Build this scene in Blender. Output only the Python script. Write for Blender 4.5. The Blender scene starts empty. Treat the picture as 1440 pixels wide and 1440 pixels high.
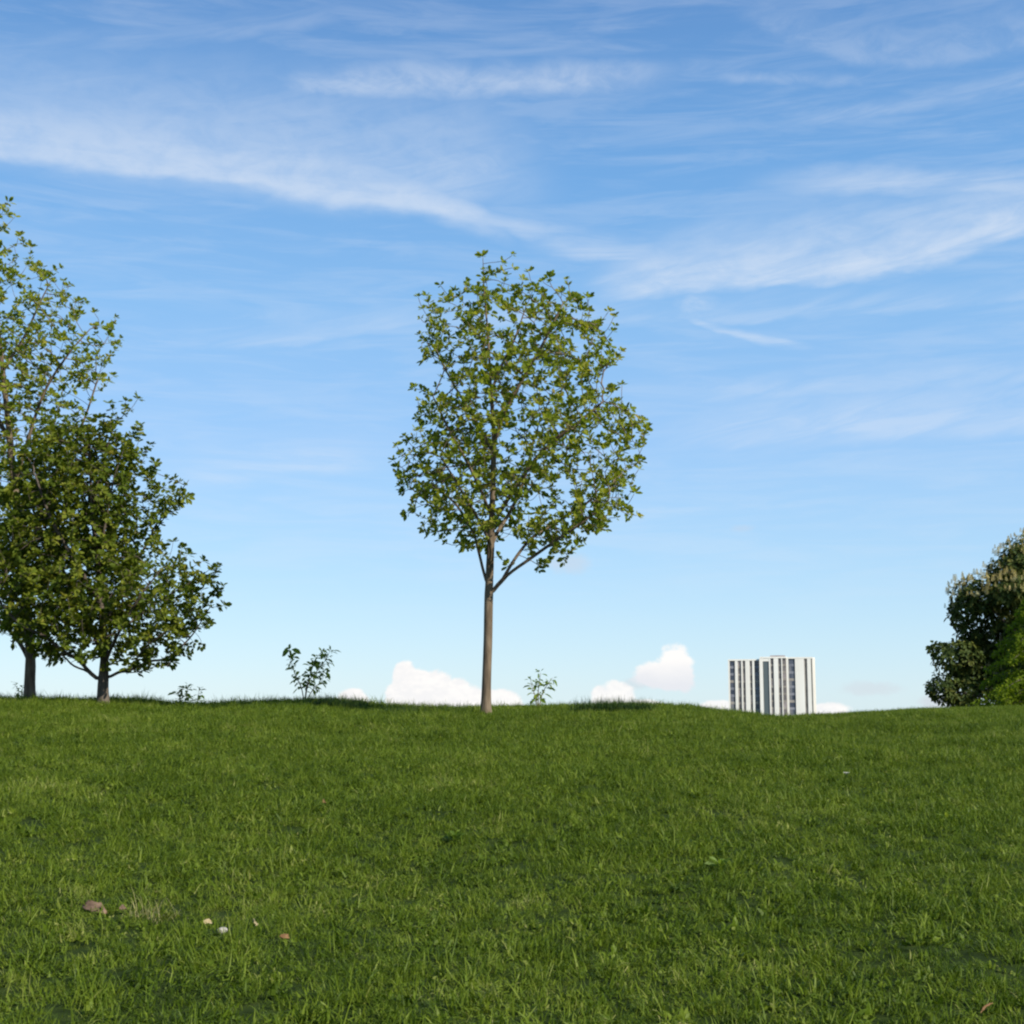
import bpy, math, random
import numpy as np
from mathutils import Vector

random.seed(7)
rng = np.random.default_rng(7)
S = bpy.context.scene
COL = S.collection
PI = math.pi
R = math.radians

# ------------------------------------------------------------------ camera
F = 1978.0                       # focal length in photo pixels (1440 px wide)
EYE = 1.5
PITCH = math.atan((1000 - 720) / F)
cp, sp = math.cos(PITCH), math.sin(PITCH)
CAM = np.array([0, 0, EYE])

def ray(px, py):
    u, v = (px - 720) / F, (720 - py) / F
    return np.array([u, cp - v * sp, sp + v * cp])

def at(px, py, Y):
    d = ray(px, py)
    return CAM + d * (Y / d[1])

cam_d = bpy.data.cameras.new('camera')
cam_d.sensor_width = 36
cam_d.lens = 18 / (720 / F)
cam_d.clip_start = 0.05
cam_d.clip_end = 20000
cam = bpy.data.objects.new('camera', cam_d)
COL.objects.link(cam)
cam.location = CAM
cam.rotation_euler = (PI / 2 + PITCH, 0, 0)
S.camera = cam

# ------------------------------------------------------------------ helpers
def tag(o, label=None, cat=None, group=None, kind=None):
    if label: o['label'] = label
    if cat: o['category'] = cat
    if group: o['group'] = group
    if kind: o['kind'] = kind
    return o

def empty(name, loc, rz=0.0):
    o = bpy.data.objects.new(name, None)
    o.location = loc
    o.rotation_euler = (0, 0, rz)
    o.empty_display_size = 0.3
    COL.objects.link(o)
    return o

def mesh_obj(name, verts, faces, mat=None, parent=None, smooth=False, tint=None):
    """verts are given in the space of the parent"""
    me = bpy.data.meshes.new(name)
    me.from_pydata([tuple(v) for v in verts], [], [tuple(f) for f in faces])
    if smooth:
        me.polygons.foreach_set('use_smooth', [True] * len(me.polygons))
    if tint is not None:
        a = me.attributes.new('tint', 'FLOAT', 'POINT')
        a.data.foreach_set('value', np.asarray(tint, dtype=np.float32))
    me.update()
    if mat: me.materials.append(mat)
    o = bpy.data.objects.new(name, me)
    COL.objects.link(o)
    if parent: o.parent = parent
    return o

class MB:
    def __init__(s): s.v, s.f = [], []
    def box(s, x0, x1, y0, y1, z0, z1):
        n = len(s.v)
        s.v += [(x0,y0,z0),(x1,y0,z0),(x1,y1,z0),(x0,y1,z0),(x0,y0,z1),(x1,y0,z1),(x1,y1,z1),(x0,y1,z1)]
        s.f += [(n,n+3,n+2,n+1),(n+4,n+5,n+6,n+7),(n,n+1,n+5,n+4),(n+1,n+2,n+6,n+5),(n+2,n+3,n+7,n+6),(n+3,n,n+4,n+7)]
        return s
    def build(s, name, mat, parent=None, smooth=False):
        return mesh_obj(name, s.v, s.f, mat, parent, smooth)

def unit(a):
    return a / np.maximum(np.linalg.norm(a, axis=-1, keepdims=True), 1e-9)

# ------------------------------------------------------------------ materials
def new_mat(name):
    m = bpy.data.materials.new(name)
    m.use_nodes = True
    nt = m.node_tree
    nt.nodes.clear()
    out = nt.nodes.new('ShaderNodeOutputMaterial')
    return m, nt, out

def ramp(nt, stops, fac):
    r = nt.nodes.new('ShaderNodeValToRGB')
    e = r.color_ramp.elements
    while len(e) < len(stops): e.new(0.5)
    for el, (p, c) in zip(e, stops):
        el.position = p
        el.color = (*c, 1)
    nt.links.new(fac, r.inputs[0])
    return r.outputs[0]

def leaf_mat(name, stops, trans=0.35, rough=0.45, tcol=(1.25, 1.2, 0.55), spec=0.35):
    m, nt, out = new_mat(name)
    at_ = nt.nodes.new('ShaderNodeAttribute'); at_.attribute_name = 'tint'
    col = ramp(nt, stops, at_.outputs['Fac'])
    b = nt.nodes.new('ShaderNodeBsdfPrincipled')
    b.inputs['Roughness'].default_value = rough
    b.inputs['Specular IOR Level'].default_value = spec
    nt.links.new(col, b.inputs['Base Color'])
    t = nt.nodes.new('ShaderNodeBsdfTranslucent')
    mul = nt.nodes.new('ShaderNodeMix'); mul.data_type = 'RGBA'; mul.blend_type = 'MULTIPLY'
    mul.inputs['Factor'].default_value = 1
    nt.links.new(col, mul.inputs['A'])
    mul.inputs['B'].default_value = (*tcol, 1)
    nt.links.new(mul.outputs['Result'], t.inputs['Color'])
    mx = nt.nodes.new('ShaderNodeMixShader'); mx.inputs[0].default_value = trans
    nt.links.new(b.outputs[0], mx.inputs[1]); nt.links.new(t.outputs[0], mx.inputs[2])
    nt.links.new(mx.outputs[0], out.inputs[0])
    return m

def noise_mat(name, stops, scale=5, detail=6, rough=0.8, stretch=(1, 1, 1), bump=0.0, coord='Object', spec=0.3):
    m, nt, out = new_mat(name)
    tc = nt.nodes.new('ShaderNodeTexCoord')
    mp = nt.nodes.new('ShaderNodeMapping'); mp.inputs['Scale'].default_value = stretch
    nt.links.new(tc.outputs[coord], mp.inputs[0])
    n = nt.nodes.new('ShaderNodeTexNoise')
    n.inputs['Scale'].default_value = scale; n.inputs['Detail'].default_value = detail
    nt.links.new(mp.outputs[0], n.inputs['Vector'])
    col = ramp(nt, stops, n.outputs['Fac'])
    b = nt.nodes.new('ShaderNodeBsdfPrincipled')
    b.inputs['Roughness'].default_value = rough
    b.inputs['Specular IOR Level'].default_value = spec
    nt.links.new(col, b.inputs['Base Color'])
    if bump:
        bp = nt.nodes.new('ShaderNodeBump'); bp.inputs['Strength'].default_value = bump
        bp.inputs['Distance'].default_value = 0.02
        nt.links.new(n.outputs['Fac'], bp.inputs['Height'])
        nt.links.new(bp.outputs[0], b.inputs['Normal'])
    nt.links.new(b.outputs[0], out.inputs[0])
    return m

M = {}
M['bark'] = noise_mat('bark', [(0.3, (0.060, 0.044, 0.028)), (0.5, (0.125, 0.093, 0.060)), (0.72, (0.20, 0.155, 0.105))],
                      scale=14, stretch=(1, 1, 0.22), bump=0.6, rough=0.9)
M['dark_bark'] = noise_mat('dark_bark', [(0.3, (0.05, 0.042, 0.033)), (0.55, (0.10, 0.08, 0.06)), (0.75, (0.17, 0.14, 0.11))],
                           scale=12, stretch=(1, 1, 0.25), bump=0.6, rough=0.9)
M['leaf'] = leaf_mat('leaf', [(0.0, (0.105, 0.155, 0.016)), (0.45, (0.205, 0.260, 0.028)),
                              (0.8, (0.305, 0.325, 0.046)), (1.0, (0.33, 0.27, 0.06))], trans=0.54, spec=0.12, rough=0.6)
M['dense_leaf'] = leaf_mat('dense_leaf', [(0.0, (0.055, 0.090, 0.010)), (0.5, (0.115, 0.155, 0.015)),
                                          (0.85, (0.205, 0.225, 0.027)), (1.0, (0.24, 0.21, 0.035))], trans=0.42, spec=0.14, rough=0.6)
M['dark_leaf'] = leaf_mat('dark_leaf', [(0.0, (0.024, 0.046, 0.012)), (0.6, (0.058, 0.082, 0.015)),
                                        (1.0, (0.13, 0.13, 0.025))], trans=0.2, spec=0.15, rough=0.6)
M['fresh_leaf'] = leaf_mat('fresh_leaf', [(0.0, (0.075, 0.125, 0.010)), (0.6, (0.155, 0.225, 0.014)),
                                          (1.0, (0.25, 0.30, 0.03))], trans=0.55, spec=0.12, rough=0.6)
M['sapling_leaf'] = leaf_mat('sapling_leaf', [(0.0, (0.08, 0.14, 0.03)), (0.6, (0.15, 0.23, 0.035)),
                                              (1.0, (0.23, 0.28, 0.04))], trans=0.48, spec=0.12)
M['blossom'] = noise_mat('blossom', [(0.3, (0.50, 0.43, 0.19)), (0.7, (0.74, 0.67, 0.38))], scale=6, rough=0.8)

# ------------------------------------------------------------------ terrain
CREST = [(-400, 978), (-150, 980), (0, 984), (42, 986), (110, 983), (170, 987), (250, 992), (330, 991), (400, 986),
         (455, 984), (495, 989), (540, 994), (620, 994), (720, 992), (800, 991), (860, 990), (940, 992),
         (1000, 996), (1045, 1005), (1090, 1009), (1130, 1007), (1200, 1001), (1280, 997), (1350, 995),
         (1440, 994), (1600, 992), (1900, 990)]
YC = 24.0
_cx = np.array([at(px, py + 5, YC)[0] for px, py in CREST])
_cz = np.array([at(px, py + 5, YC)[2] for px, py in CREST])

def sstep(a, b, x):
    t = np.clip((x - a) / (b - a), 0, 1)
    return t * t * (3 - 2 * t)

def bumps(x, y):
    return (0.018 * np.sin(x * 2.1 + 0.7 * np.sin(y * 1.3)) * np.sin(y * 1.7 + 1.1)
            + 0.012 * np.sin(x * 4.7 + y * 2.9 + 0.5) * np.sin(y * 3.9 - x * 1.3)
            + 0.03 * np.sin(x * 0.63 + 2.0) * np.sin(y * 0.71 + x * 0.21))

def ground(x, y):
    x = np.asarray(x, float); y = np.asarray(y, float)
    # cubic-ish smooth lookup: average of shifted linear interpolations
    zc = sum(np.interp(x + o, _cx, _cz) for o in (-0.3, -0.15, 0, 0.15, 0.3)) / 5
    far = sstep(60, 260, y)
    zc = zc * (1 - far) + EYE * far
    A = EYE + (zc - EYE)
    t = np.clip(1 - y / YC, 0, 3)
    near = zc - A * t ** 1.4
    s = np.maximum(y - YC, 0)
    drop = 0.08 * (np.sqrt(s * s + 100) - 10)
    u = x / np.maximum(y, 1)
    pl = sstep(0.235, 0.30, u) * (1 - sstep(110, 320, y))
    drop = drop * (1 - 0.9 * pl)
    drop = np.minimum(drop, 41.0 + 0 * drop)
    z = near - drop
    amp = np.clip(1.2 - y / 300, 0.0, 1.0)
    return z + bumps(x, y) * amp * np.clip(y / 4, 0, 1)

def gpt(x, y, dz=0.0):
    return np.array([x, y, float(ground(x, y)) + dz])

def ground_hit(px, py):
    d = ray(px, py)
    for Y in np.arange(3, 30, 0.02):
        p = CAM + d * (Y / d[1])
        if p[2] <= float(ground(p[0], p[1])):
            return p
    return CAM + d * (24 / d[1])

def graded(lo, hi, fine, step, ratio=1.22):
    a = list(np.arange(fine[0], fine[1] + 1e-6, step))
    v, s = a[-1], step
    while v < hi:
        s *= ratio; v += s; a.append(v)
    v, s = a[0], step
    while v > lo:
        s *= ratio; v -= s; a.insert(0, v)
    return np.array(a)

def grid_mesh(xs, ys, zf):
    X, Y = np.meshgrid(xs, ys)
    Z = zf(X, Y)
    V = np.stack([X, Y, Z], -1).reshape(-1, 3)
    nx, ny = len(xs), len(ys)
    i = np.arange(nx * ny).reshape(ny, nx)
    Fc = np.stack([i[:-1, :-1], i[:-1, 1:], i[1:, 1:], i[1:, :-1]], -1).reshape(-1, 4)
    return V, Fc

M['meadow'] = noise_mat('meadow', [(0.30, (0.014, 0.024, 0.006)), (0.55, (0.026, 0.042, 0.009)), (0.75, (0.042, 0.055, 0.014))],
                        scale=9, detail=8, rough=1.0, spec=0.05)
V, Fc = grid_mesh(graded(-4000, 4000, (-13, 15), 0.25), graded(-60, 9000, (2, 34), 0.25), ground)
terrain = mesh_obj('ground', V, Fc, M['meadow'], smooth=True)
tag(terrain, kind='structure')

# ------------------------------------------------------------------ grass (stuff, geometry nodes)
def blade_mat(name, stops):
    m, nt, out = new_mat(name)
    oi = nt.nodes.new('ShaderNodeObjectInfo')
    a = nt.nodes.new('ShaderNodeAttribute'); a.attribute_name = 'tint'
    g = nt.nodes.new('ShaderNodeNewGeometry')
    n = nt.nodes.new('ShaderNodeTexNoise'); n.inputs['Scale'].default_value = 0.9; n.inputs['Detail'].default_value = 5
    n.inputs['Roughness'].default_value = 0.6
    nt.links.new(g.outputs['Position'], n.inputs['Vector'])
    def mth(op, x, y):
        k = nt.nodes.new('ShaderNodeMath'); k.operation = op
        for i, q in enumerate((x, y)):
            if isinstance(q, (int, float)): k.inputs[i].default_value = q
            else: nt.links.new(q, k.inputs[i])
        return k.outputs[0]
    n2 = nt.nodes.new('ShaderNodeTexNoise'); n2.inputs['Scale'].default_value = 4.5; n2.inputs['Detail'].default_value = 3
    nt.links.new(g.outputs['Position'], n2.inputs['Vector'])
    f = mth('ADD', mth('MULTIPLY', a.outputs['Fac'], 0.44), mth('MULTIPLY', oi.outputs['Random'], 0.36))
    f = mth('ADD', f, mth('MULTIPLY', mth('SUBTRACT', n.outputs['Fac'], 0.38), 0.75))
    f = mth('ADD', f, mth('MULTIPLY', mth('SUBTRACT', n2.outputs['Fac'], 0.45), 0.75))
    col = ramp(nt, stops, f)
    b = nt.nodes.new('ShaderNodeBsdfPrincipled')
    b.inputs['Roughness'].default_value = 0.5
    b.inputs['Specular IOR Level'].default_value = 0.14
    nt.links.new(col, b.inputs['Base Color'])
    t = nt.nodes.new('ShaderNodeBsdfTranslucent')
    mul = nt.nodes.new('ShaderNodeMix'); mul.data_type = 'RGBA'; mul.blend_type = 'MULTIPLY'
    mul.inputs['Factor'].default_value = 1
    nt.links.new(col, mul.inputs['A'])
    mul.inputs['B'].default_value = (1.2, 1.25, 0.6, 1)
    nt.links.new(mul.outputs['Result'], t.inputs['Color'])
    mx = nt.nodes.new('ShaderNodeMixShader'); mx.inputs[0].default_value = 0.3
    nt.links.new(b.outputs[0], mx.inputs[1]); nt.links.new(t.outputs[0], mx.inputs[2])
    nt.links.new(mx.outputs[0], out.inputs[0])
    return m

M['blade'] = blade_mat('blade', [(0.08, (0.040, 0.070, 0.006)), (0.44, (0.086, 0.134, 0.009)),
                                 (0.78, (0.152, 0.200, 0.020)), (1.0, (0.28, 0.28, 0.09))])
M['shaded_blade'] = blade_mat('shaded_blade', [(0.15, (0.014, 0.034, 0.010)), (0.6, (0.028, 0.060, 0.012)), (1.0, (0.07, 0.11, 0.02))])  # darker copy of blade: shade in thick grass put into the colour
M['straw'] = leaf_mat('straw', [(0.0, (0.16, 0.16, 0.05)), (0.6, (0.30, 0.27, 0.11)), (1.0, (0.40, 0.33, 0.17))], trans=0.2)

def blades(n, rad, L, W, lean, g, dry=0.03, bias=0.0):
    """n curved grass blades inside a disc; returns verts, faces, tint"""
    V, Fc, T = [], [], []
    r = rad * np.sqrt(g.random(n)); a = g.random(n) * 2 * PI
    for i in range(n):
        bx, by = r[i] * math.cos(a[i]), r[i] * math.sin(a[i])
        l = L * g.uniform(0.45, 1.25); w = W * g.uniform(0.6, 1.3)
        az = g.random() * 2 * PI
        ln = lean * g.uniform(0.2, 1.5)
        curl = g.uniform(0.3, 1.2)
        side = az + PI / 2 + g.uniform(-0.7, 0.7)
        sx, sy = math.cos(side) * w / 2, math.sin(side) * w / 2
        p = np.array([bx, by, -0.012]); th = ln * 0.5
        t = g.random() * 0.75 if g.random() > dry else g.uniform(0.9, 1.15)
        t = min(max(t + bias, 0), 1.2)
        k = len(V)
        seg = 3
        for s in range(seg + 1):
            q = 1 - s / seg
            ww = (0.25 + 0.75 * q) if s < seg else 0
            if s < seg:
                V += [(p[0] - sx * ww, p[1] - sy * ww, p[2]), (p[0] + sx * ww, p[1] + sy * ww, p[2])]
                T += [t, t]
            else:
                V.append(tuple(p)); T.append(t)
            d = np.array([math.sin(th) * math.cos(az), math.sin(th) * math.sin(az), math.cos(th)])
            p = p + d * l / seg
            th = min(th + ln * curl * 0.8, 2.2)
        for s in range(seg - 1):
            b = k + 2 * s
            Fc.append((b, b + 1, b + 3, b + 2))
        b = k + 2 * (seg - 1)
        Fc.append((b, b + 1, b + 2))
    return V, Fc, T

tufts = bpy.data.collections.new('grass_tufts')       # sources for the instances only, not linked to the scene
g = np.random.default_rng(3)
for (n, rad, L, W, lean, mat, dry) in [
        (60, 0.10, 0.070, 0.0055, 1.3, 'blade', 0.03), (60, 0.09, 0.085, 0.0050, 1.6, 'blade', 0.04),
        (55, 0.11, 0.050, 0.0065, 1.8, 'blade', 0.02), (60, 0.08, 0.095, 0.0045, 1.2, 'blade', 0.06),
        (50, 0.07, 0.115, 0.0050, 1.5, 'blade', 0.04), (60, 0.10, 0.060, 0.0070, 1.5, 'blade', 0.02),
        (45, 0.08, 0.070, 0.0085, 1.4, 'blade', 0.02), (50, 0.11, 0.055, 0.0055, 2.0, 'blade', 0.10),
        (36, 0.07, 0.042, 0.0150, 1.9, 'blade', 0.03), (30, 0.06, 0.055, 0.0190, 1.6, 'blade', 0.05)]:
    v, f, t = blades(n, rad, L, W, lean, g, dry)
    o = mesh_obj('grass_tuft_source', v, f, M[mat], tint=t)
    COL.objects.unlink(o); tufts.objects.link(o)

xs = np.arange(-17.1, 17.11, 0.3); ys = np.arange(3.4, 29.5, 0.3)
V, Fc = grid_mesh(xs, ys, ground)
ctr = V[Fc].mean(axis=1)
keep = (np.abs(ctr[:, 0]) < 0.43 * ctr[:, 1] + 4.5)
Fc = Fc[keep]
used = np.unique(Fc); remap = -np.ones(len(V), int); remap[used] = np.arange(len(used))
V = V[used]; Fc = remap[Fc]
grass = mesh_obj('grass', V, Fc, M['meadow'], smooth=True)
tag(grass, 'rough green meadow grass covering the slope up to the crest', 'grass', kind='stuff')
x_, y_ = V[:, 0], V[:, 1]
patch = 0.5 + 0.5 * np.sin(x_ * 1.9 + 1.3 * np.sin(y_ * 1.1)) * np.sin(y_ * 2.3 + 1.7 * np.sin(x_ * 0.8))
crest = sstep(21.0, 23.5, y_) * (1 - sstep(2.5, 5.0, x_))
sc = 0.80 + 0.27 * patch + (0.45 + 0.5 * (1 - sstep(-2.2, -0.8, x_))) * crest * (0.25 + 0.75 * patch ** 2) - 0.25 * sstep(19, 23, y_) * sstep(3, 6, x_)
sc *= 0.90 + 0.10 * sstep(5, 12, y_)
at_ = grass.data.attributes.new('gscale', 'FLOAT', 'POINT'); at_.data.foreach_set('value', sc.astype(np.float32))

ng = bpy.data.node_groups.new('grass_scatter', 'GeometryNodeTree')
ng.interface.new_socket('Geometry', in_out='INPUT', socket_type='NodeSocketGeometry')
ng.interface.new_socket('Geometry', in_out='OUTPUT', socket_type='NodeSocketGeometry')
N, L = ng.nodes, ng.links
gi, go = N.new('NodeGroupInput'), N.new('NodeGroupOutput')
dist = N.new('GeometryNodeDistributePointsOnFaces'); dist.distribute_method = 'RANDOM'
dist.inputs['Density'].default_value = 225; dist.inputs['Seed'].default_value = 4
iop = N.new('GeometryNodeInstanceOnPoints')
ci = N.new('GeometryNodeCollectionInfo'); ci.inputs['Collection'].default_value = tufts
ci.inputs['Separate Children'].default_value = True; ci.inputs['Reset Children'].default_value = True
rv = N.new('FunctionNodeRandomValue'); rv.data_type = 'FLOAT_VECTOR'
rv.inputs[0].default_value = (-0.5, -0.5, 0); rv.inputs[1].default_value = (0.5, 0.5, 2 * PI)
rs = N.new('FunctionNodeRandomValue'); rs.data_type = 'FLOAT'
rs.inputs[2].default_value = 0.6; rs.inputs[3].default_value = 1.35
na = N.new('GeometryNodeInputNamedAttribute'); na.data_type = 'FLOAT'; na.inputs['Name'].default_value = 'gscale'
ml = N.new('ShaderNodeMath'); ml.operation = 'MULTIPLY'
L.new(gi.outputs[0], dist.inputs['Mesh']); L.new(dist.outputs['Points'], iop.inputs['Points'])
L.new(ci.outputs[0], iop.inputs['Instance']); iop.inputs['Pick Instance'].default_value = True
L.new(rv.outputs[0], iop.inputs['Rotation'])
L.new(rs.outputs[1], ml.inputs[0]); L.new(na.outputs[0], ml.inputs[1]); L.new(ml.outputs[0], iop.inputs['Scale'])
L.new(iop.outputs[0], go.inputs[0])
md = grass.modifiers.new('scatter', 'NODES'); md.node_group = ng

def clump(name, label, cat, loc, n, rad, Lb, W, lean, mat, seed, squash=(1, 1), dry=0.02, group=None, bias=0.0):
    gg = np.random.default_rng(seed)
    v, f, t = blades(n, rad, Lb, W, lean, gg, dry, bias)
    v = np.array(v)
    ox = v[:, 0] * (squash[0] - 1); oy = v[:, 1] * (squash[1] - 1)
    # stretch the footprint while the blades keep their width
    for k in range(0, len(v), 7):
        v[k:k + 7, 0] += v[k, 0] * (squash[0] - 1)
        v[k:k + 7, 1] += v[k, 1] * (squash[1] - 1)
        v[k:k + 7, 2] += float(ground(loc[0] + v[k, 0], loc[1] + v[k, 1])) - loc[2]
    o = mesh_obj(name, v, f, M[mat], tint=t)
    o.location = loc
    tag(o, label, cat, group)
    return o

# ------------------------------------------------------------------ trees
def tube_mesh(chains):
    V, Fc = [], []
    for pts, rad in chains:
        pts = np.asarray(pts); n = len(pts)
        if n < 2: continue
        k = 9 if rad[0] > 0.03 else (6 if rad[0] > 0.012 else 4)
        tan = unit(np.gradient(pts, axis=0))
        ref = np.array([0.31, 0.95, 0.05])
        base = len(V)
        for p, t, r in zip(pts, tan, rad):
            a = np.cross(t, ref); a /= max(np.linalg.norm(a), 1e-6)
            b = np.cross(t, a)
            for j in range(k):
                w = 2 * PI * j / k
                V.append(p + (a * math.cos(w) + b * math.sin(w)) * r)
        for i in range(n - 1):
            for j in range(k):
                j2 = (j + 1) % k
                Fc.append((base + i * k + j, base + i * k + j2, base + (i + 1) * k + j2, base + (i + 1) * k + j))
        Fc.append(tuple(base + (n - 1) * k + j for j in range(k)))
    return V, Fc

def resample(pl, step):
    pl = np.asarray(pl, float)
    # Catmull-Rom through the points, then even spacing
    P = np.vstack([2 * pl[0] - pl[1], pl, 2 * pl[-1] - pl[-2]])
    out = []
    for i in range(1, len(P) - 2):
        for t in np.linspace(0, 1, 12, endpoint=False):
            a, b, c, d = P[i - 1], P[i], P[i + 1], P[i + 2]
            out.append(0.5 * ((2 * b) + (-a + c) * t + (2 * a - 5 * b + 4 * c - d) * t * t + (-a + 3 * b - 3 * c + d) * t ** 3))
    out.append(pl[-1]); out = np.array(out)
    s = np.concatenate([[0], np.cumsum(np.linalg.norm(np.diff(out, axis=0), axis=1))])
    m = max(2, int(round(s[-1] / step)) + 1)
    q = np.linspace(0, s[-1], m)
    return np.stack([np.interp(q, s, out[:, j]) for j in range(3)], -1)

def colonize(limbs, attr, step, influence, kill, up=0.15, iters=120, gg=rng, spur=0.3):
    pos, par, lid = [], [], []
    for li, pl in enumerate(limbs):
        pts = resample(pl, step)
        if li == 0:
            prev = -1
        else:
            prev = int(np.argmin(np.linalg.norm(np.array(pos) - pts[0], axis=1)))
            pts = pts[1:]
        for p in pts:
            pos.append(p); par.append(prev); lid.append(li); prev = len(pos) - 1
    n0 = len(pos)
    A = np.array(attr)
    P = np.array(pos)
    D = np.linalg.norm(A[:, None] - P[None], axis=2)
    near = D.argmin(1); nd = D.min(1)
    alive = nd > kill
    for it in range(iters):
        act = alive & (nd < influence)
        if not act.any(): break
        idx = near[act]
        dirs = unit(A[act] - P[idx])
        acc = np.zeros_like(P); np.add.at(acc, idx, dirs)
        grow = np.unique(idx)
        nd_ = unit(acc[grow]); nd_[:, 2] += up
        nd_ += gg.normal(0, 0.12, nd_.shape)
        newp = P[grow] + unit(nd_) * step
        ok = np.linalg.norm(newp[:, None] - P[None], axis=2).min(1) > 0.55 * step
        if not ok.all():
            stuck = set(grow[~ok].tolist())
            alive &= ~np.array([a and (q in stuck) for a, q in zip(act, near)])
            newp = newp[ok]; grow = grow[ok]
            if len(grow) == 0: continue
        k0 = len(P)
        P = np.vstack([P, newp])
        par += list(grow); lid += [lid[q] for q in grow]
        ia = np.where(alive)[0]
        d = np.linalg.norm(A[ia][:, None] - newp[None], axis=2)
        m = d.min(1); better = m < nd[ia] - 1e-9
        nd[ia[better]] = m[better]; near[ia[better]] = k0 + d.argmin(1)[better]
        alive &= nd > kill
        if it > 4 and len(grow) == 0: break
        if len(P) > 18000: break
    # upright end shoots that break up the outline
    has = np.zeros(len(P), bool); has[[q for q in par if q >= 0]] = True
    cen = A.mean(0)
    add_p, add_par, add_l = [], [], []
    for i in np.where(~has)[0]:
        if i < n0: continue
        out = np.linalg.norm((P[i] - cen) / np.maximum(A.std(0), 0.1))
        if gg.random() > spur * (1.6 if out > 1.9 else 0.6): continue
        d = unit(P[i] - P[par[i]]) * 0.55 + np.array([0, 0, 0.75]) + gg.normal(0, 0.22, 3)
        q, pr = P[i], i
        for k in range(int(gg.integers(1, 4))):
            d = unit(d + np.array([0, 0, 0.12]) + gg.normal(0, 0.1, 3)); q = q + d * step
            add_p.append(q); add_par.append(pr); add_l.append(lid[i]); pr = len(P) + len(add_p) - 1
    if add_p:
        P = np.vstack([P, np.array(add_p)]); par += add_par; lid += add_l
    return P, np.array(par), np.array(lid), n0

def leaves(P, D, size, n, gg, pet=0.25, spread=(35, 85), width=0.42, droop=0.25, tint=None):
    """a whorl of n folded leaves round each point P with axis D"""
    m = len(P)
    P = np.repeat(P, n, 0); D = np.repeat(unit(D), n, 0)
    sz = np.repeat(size, n) * gg.uniform(0.65, 1.25, m * n)
    ref = np.where(np.abs(D[:, 2:3]) > 0.9, np.array([[1., 0, 0]]), np.array([[0, 0, 1.]]))
    a = unit(np.cross(D, ref)); b = np.cross(D, a)
    ph = np.tile(np.arange(n) * 2 * PI / n, m) + np.repeat(gg.random(m) * 7, n) + gg.normal(0, 0.35, m * n)
    th = np.radians(gg.uniform(spread[0], spread[1], m * n))
    rad = a * np.cos(ph)[:, None] + b * np.sin(ph)[:, None]
    ld = unit(D * np.cos(th)[:, None] + rad * np.sin(th)[:, None])
    nm = unit(D * np.sin(th)[:, None] - rad * np.cos(th)[:, None] + gg.normal(0, 0.3, (m * n, 3)))
    sd = unit(np.cross(ld, nm))
    nm = np.cross(sd, ld)
    sz_ = sz[:, None]
    p0 = P + ld * sz_ * pet
    dz = np.array([0, 0, -1.0])
    w = width * gg.uniform(0.8, 1.2, (m * n, 1)) * sz_ * 0.5
    m1 = p0 + ld * sz_ * 0.36 - nm * sz_ * 0.05
    m2 = p0 + ld * sz_ * 0.72 - nm * sz_ * 0.04 + dz * sz_ * droop * 0.4
    tip = p0 + ld * sz_ + dz * sz_ * droop
    lift = nm * sz_ * 0.09
    V = np.stack([p0, m1 + sd * w * 0.85 + lift, m2 + sd * w * 0.9 + lift, tip, m2 - sd * w * 0.9 + lift, m1 - sd * w * 0.85 + lift, m1, m2], 1).reshape(-1, 3)
    Fc = []
    for k in range(0, m * n * 8, 8):
        Fc += [(k, k + 6, k + 1), (k + 1, k + 6, k + 7, k + 2), (k + 2, k + 7, k + 3), (k + 3, k + 7, k + 4), (k + 4, k + 7, k + 6, k + 5), (k + 5, k + 6, k)]
    t = np.repeat(gg.random(m), n) * 0.55 + gg.random(m * n) * 0.45 if tint is None else np.repeat(tint, n) + gg.normal(0, 0.12, m * n)
    return V, Fc, np.repeat(np.clip(t, 0, 1), 8)

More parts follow.
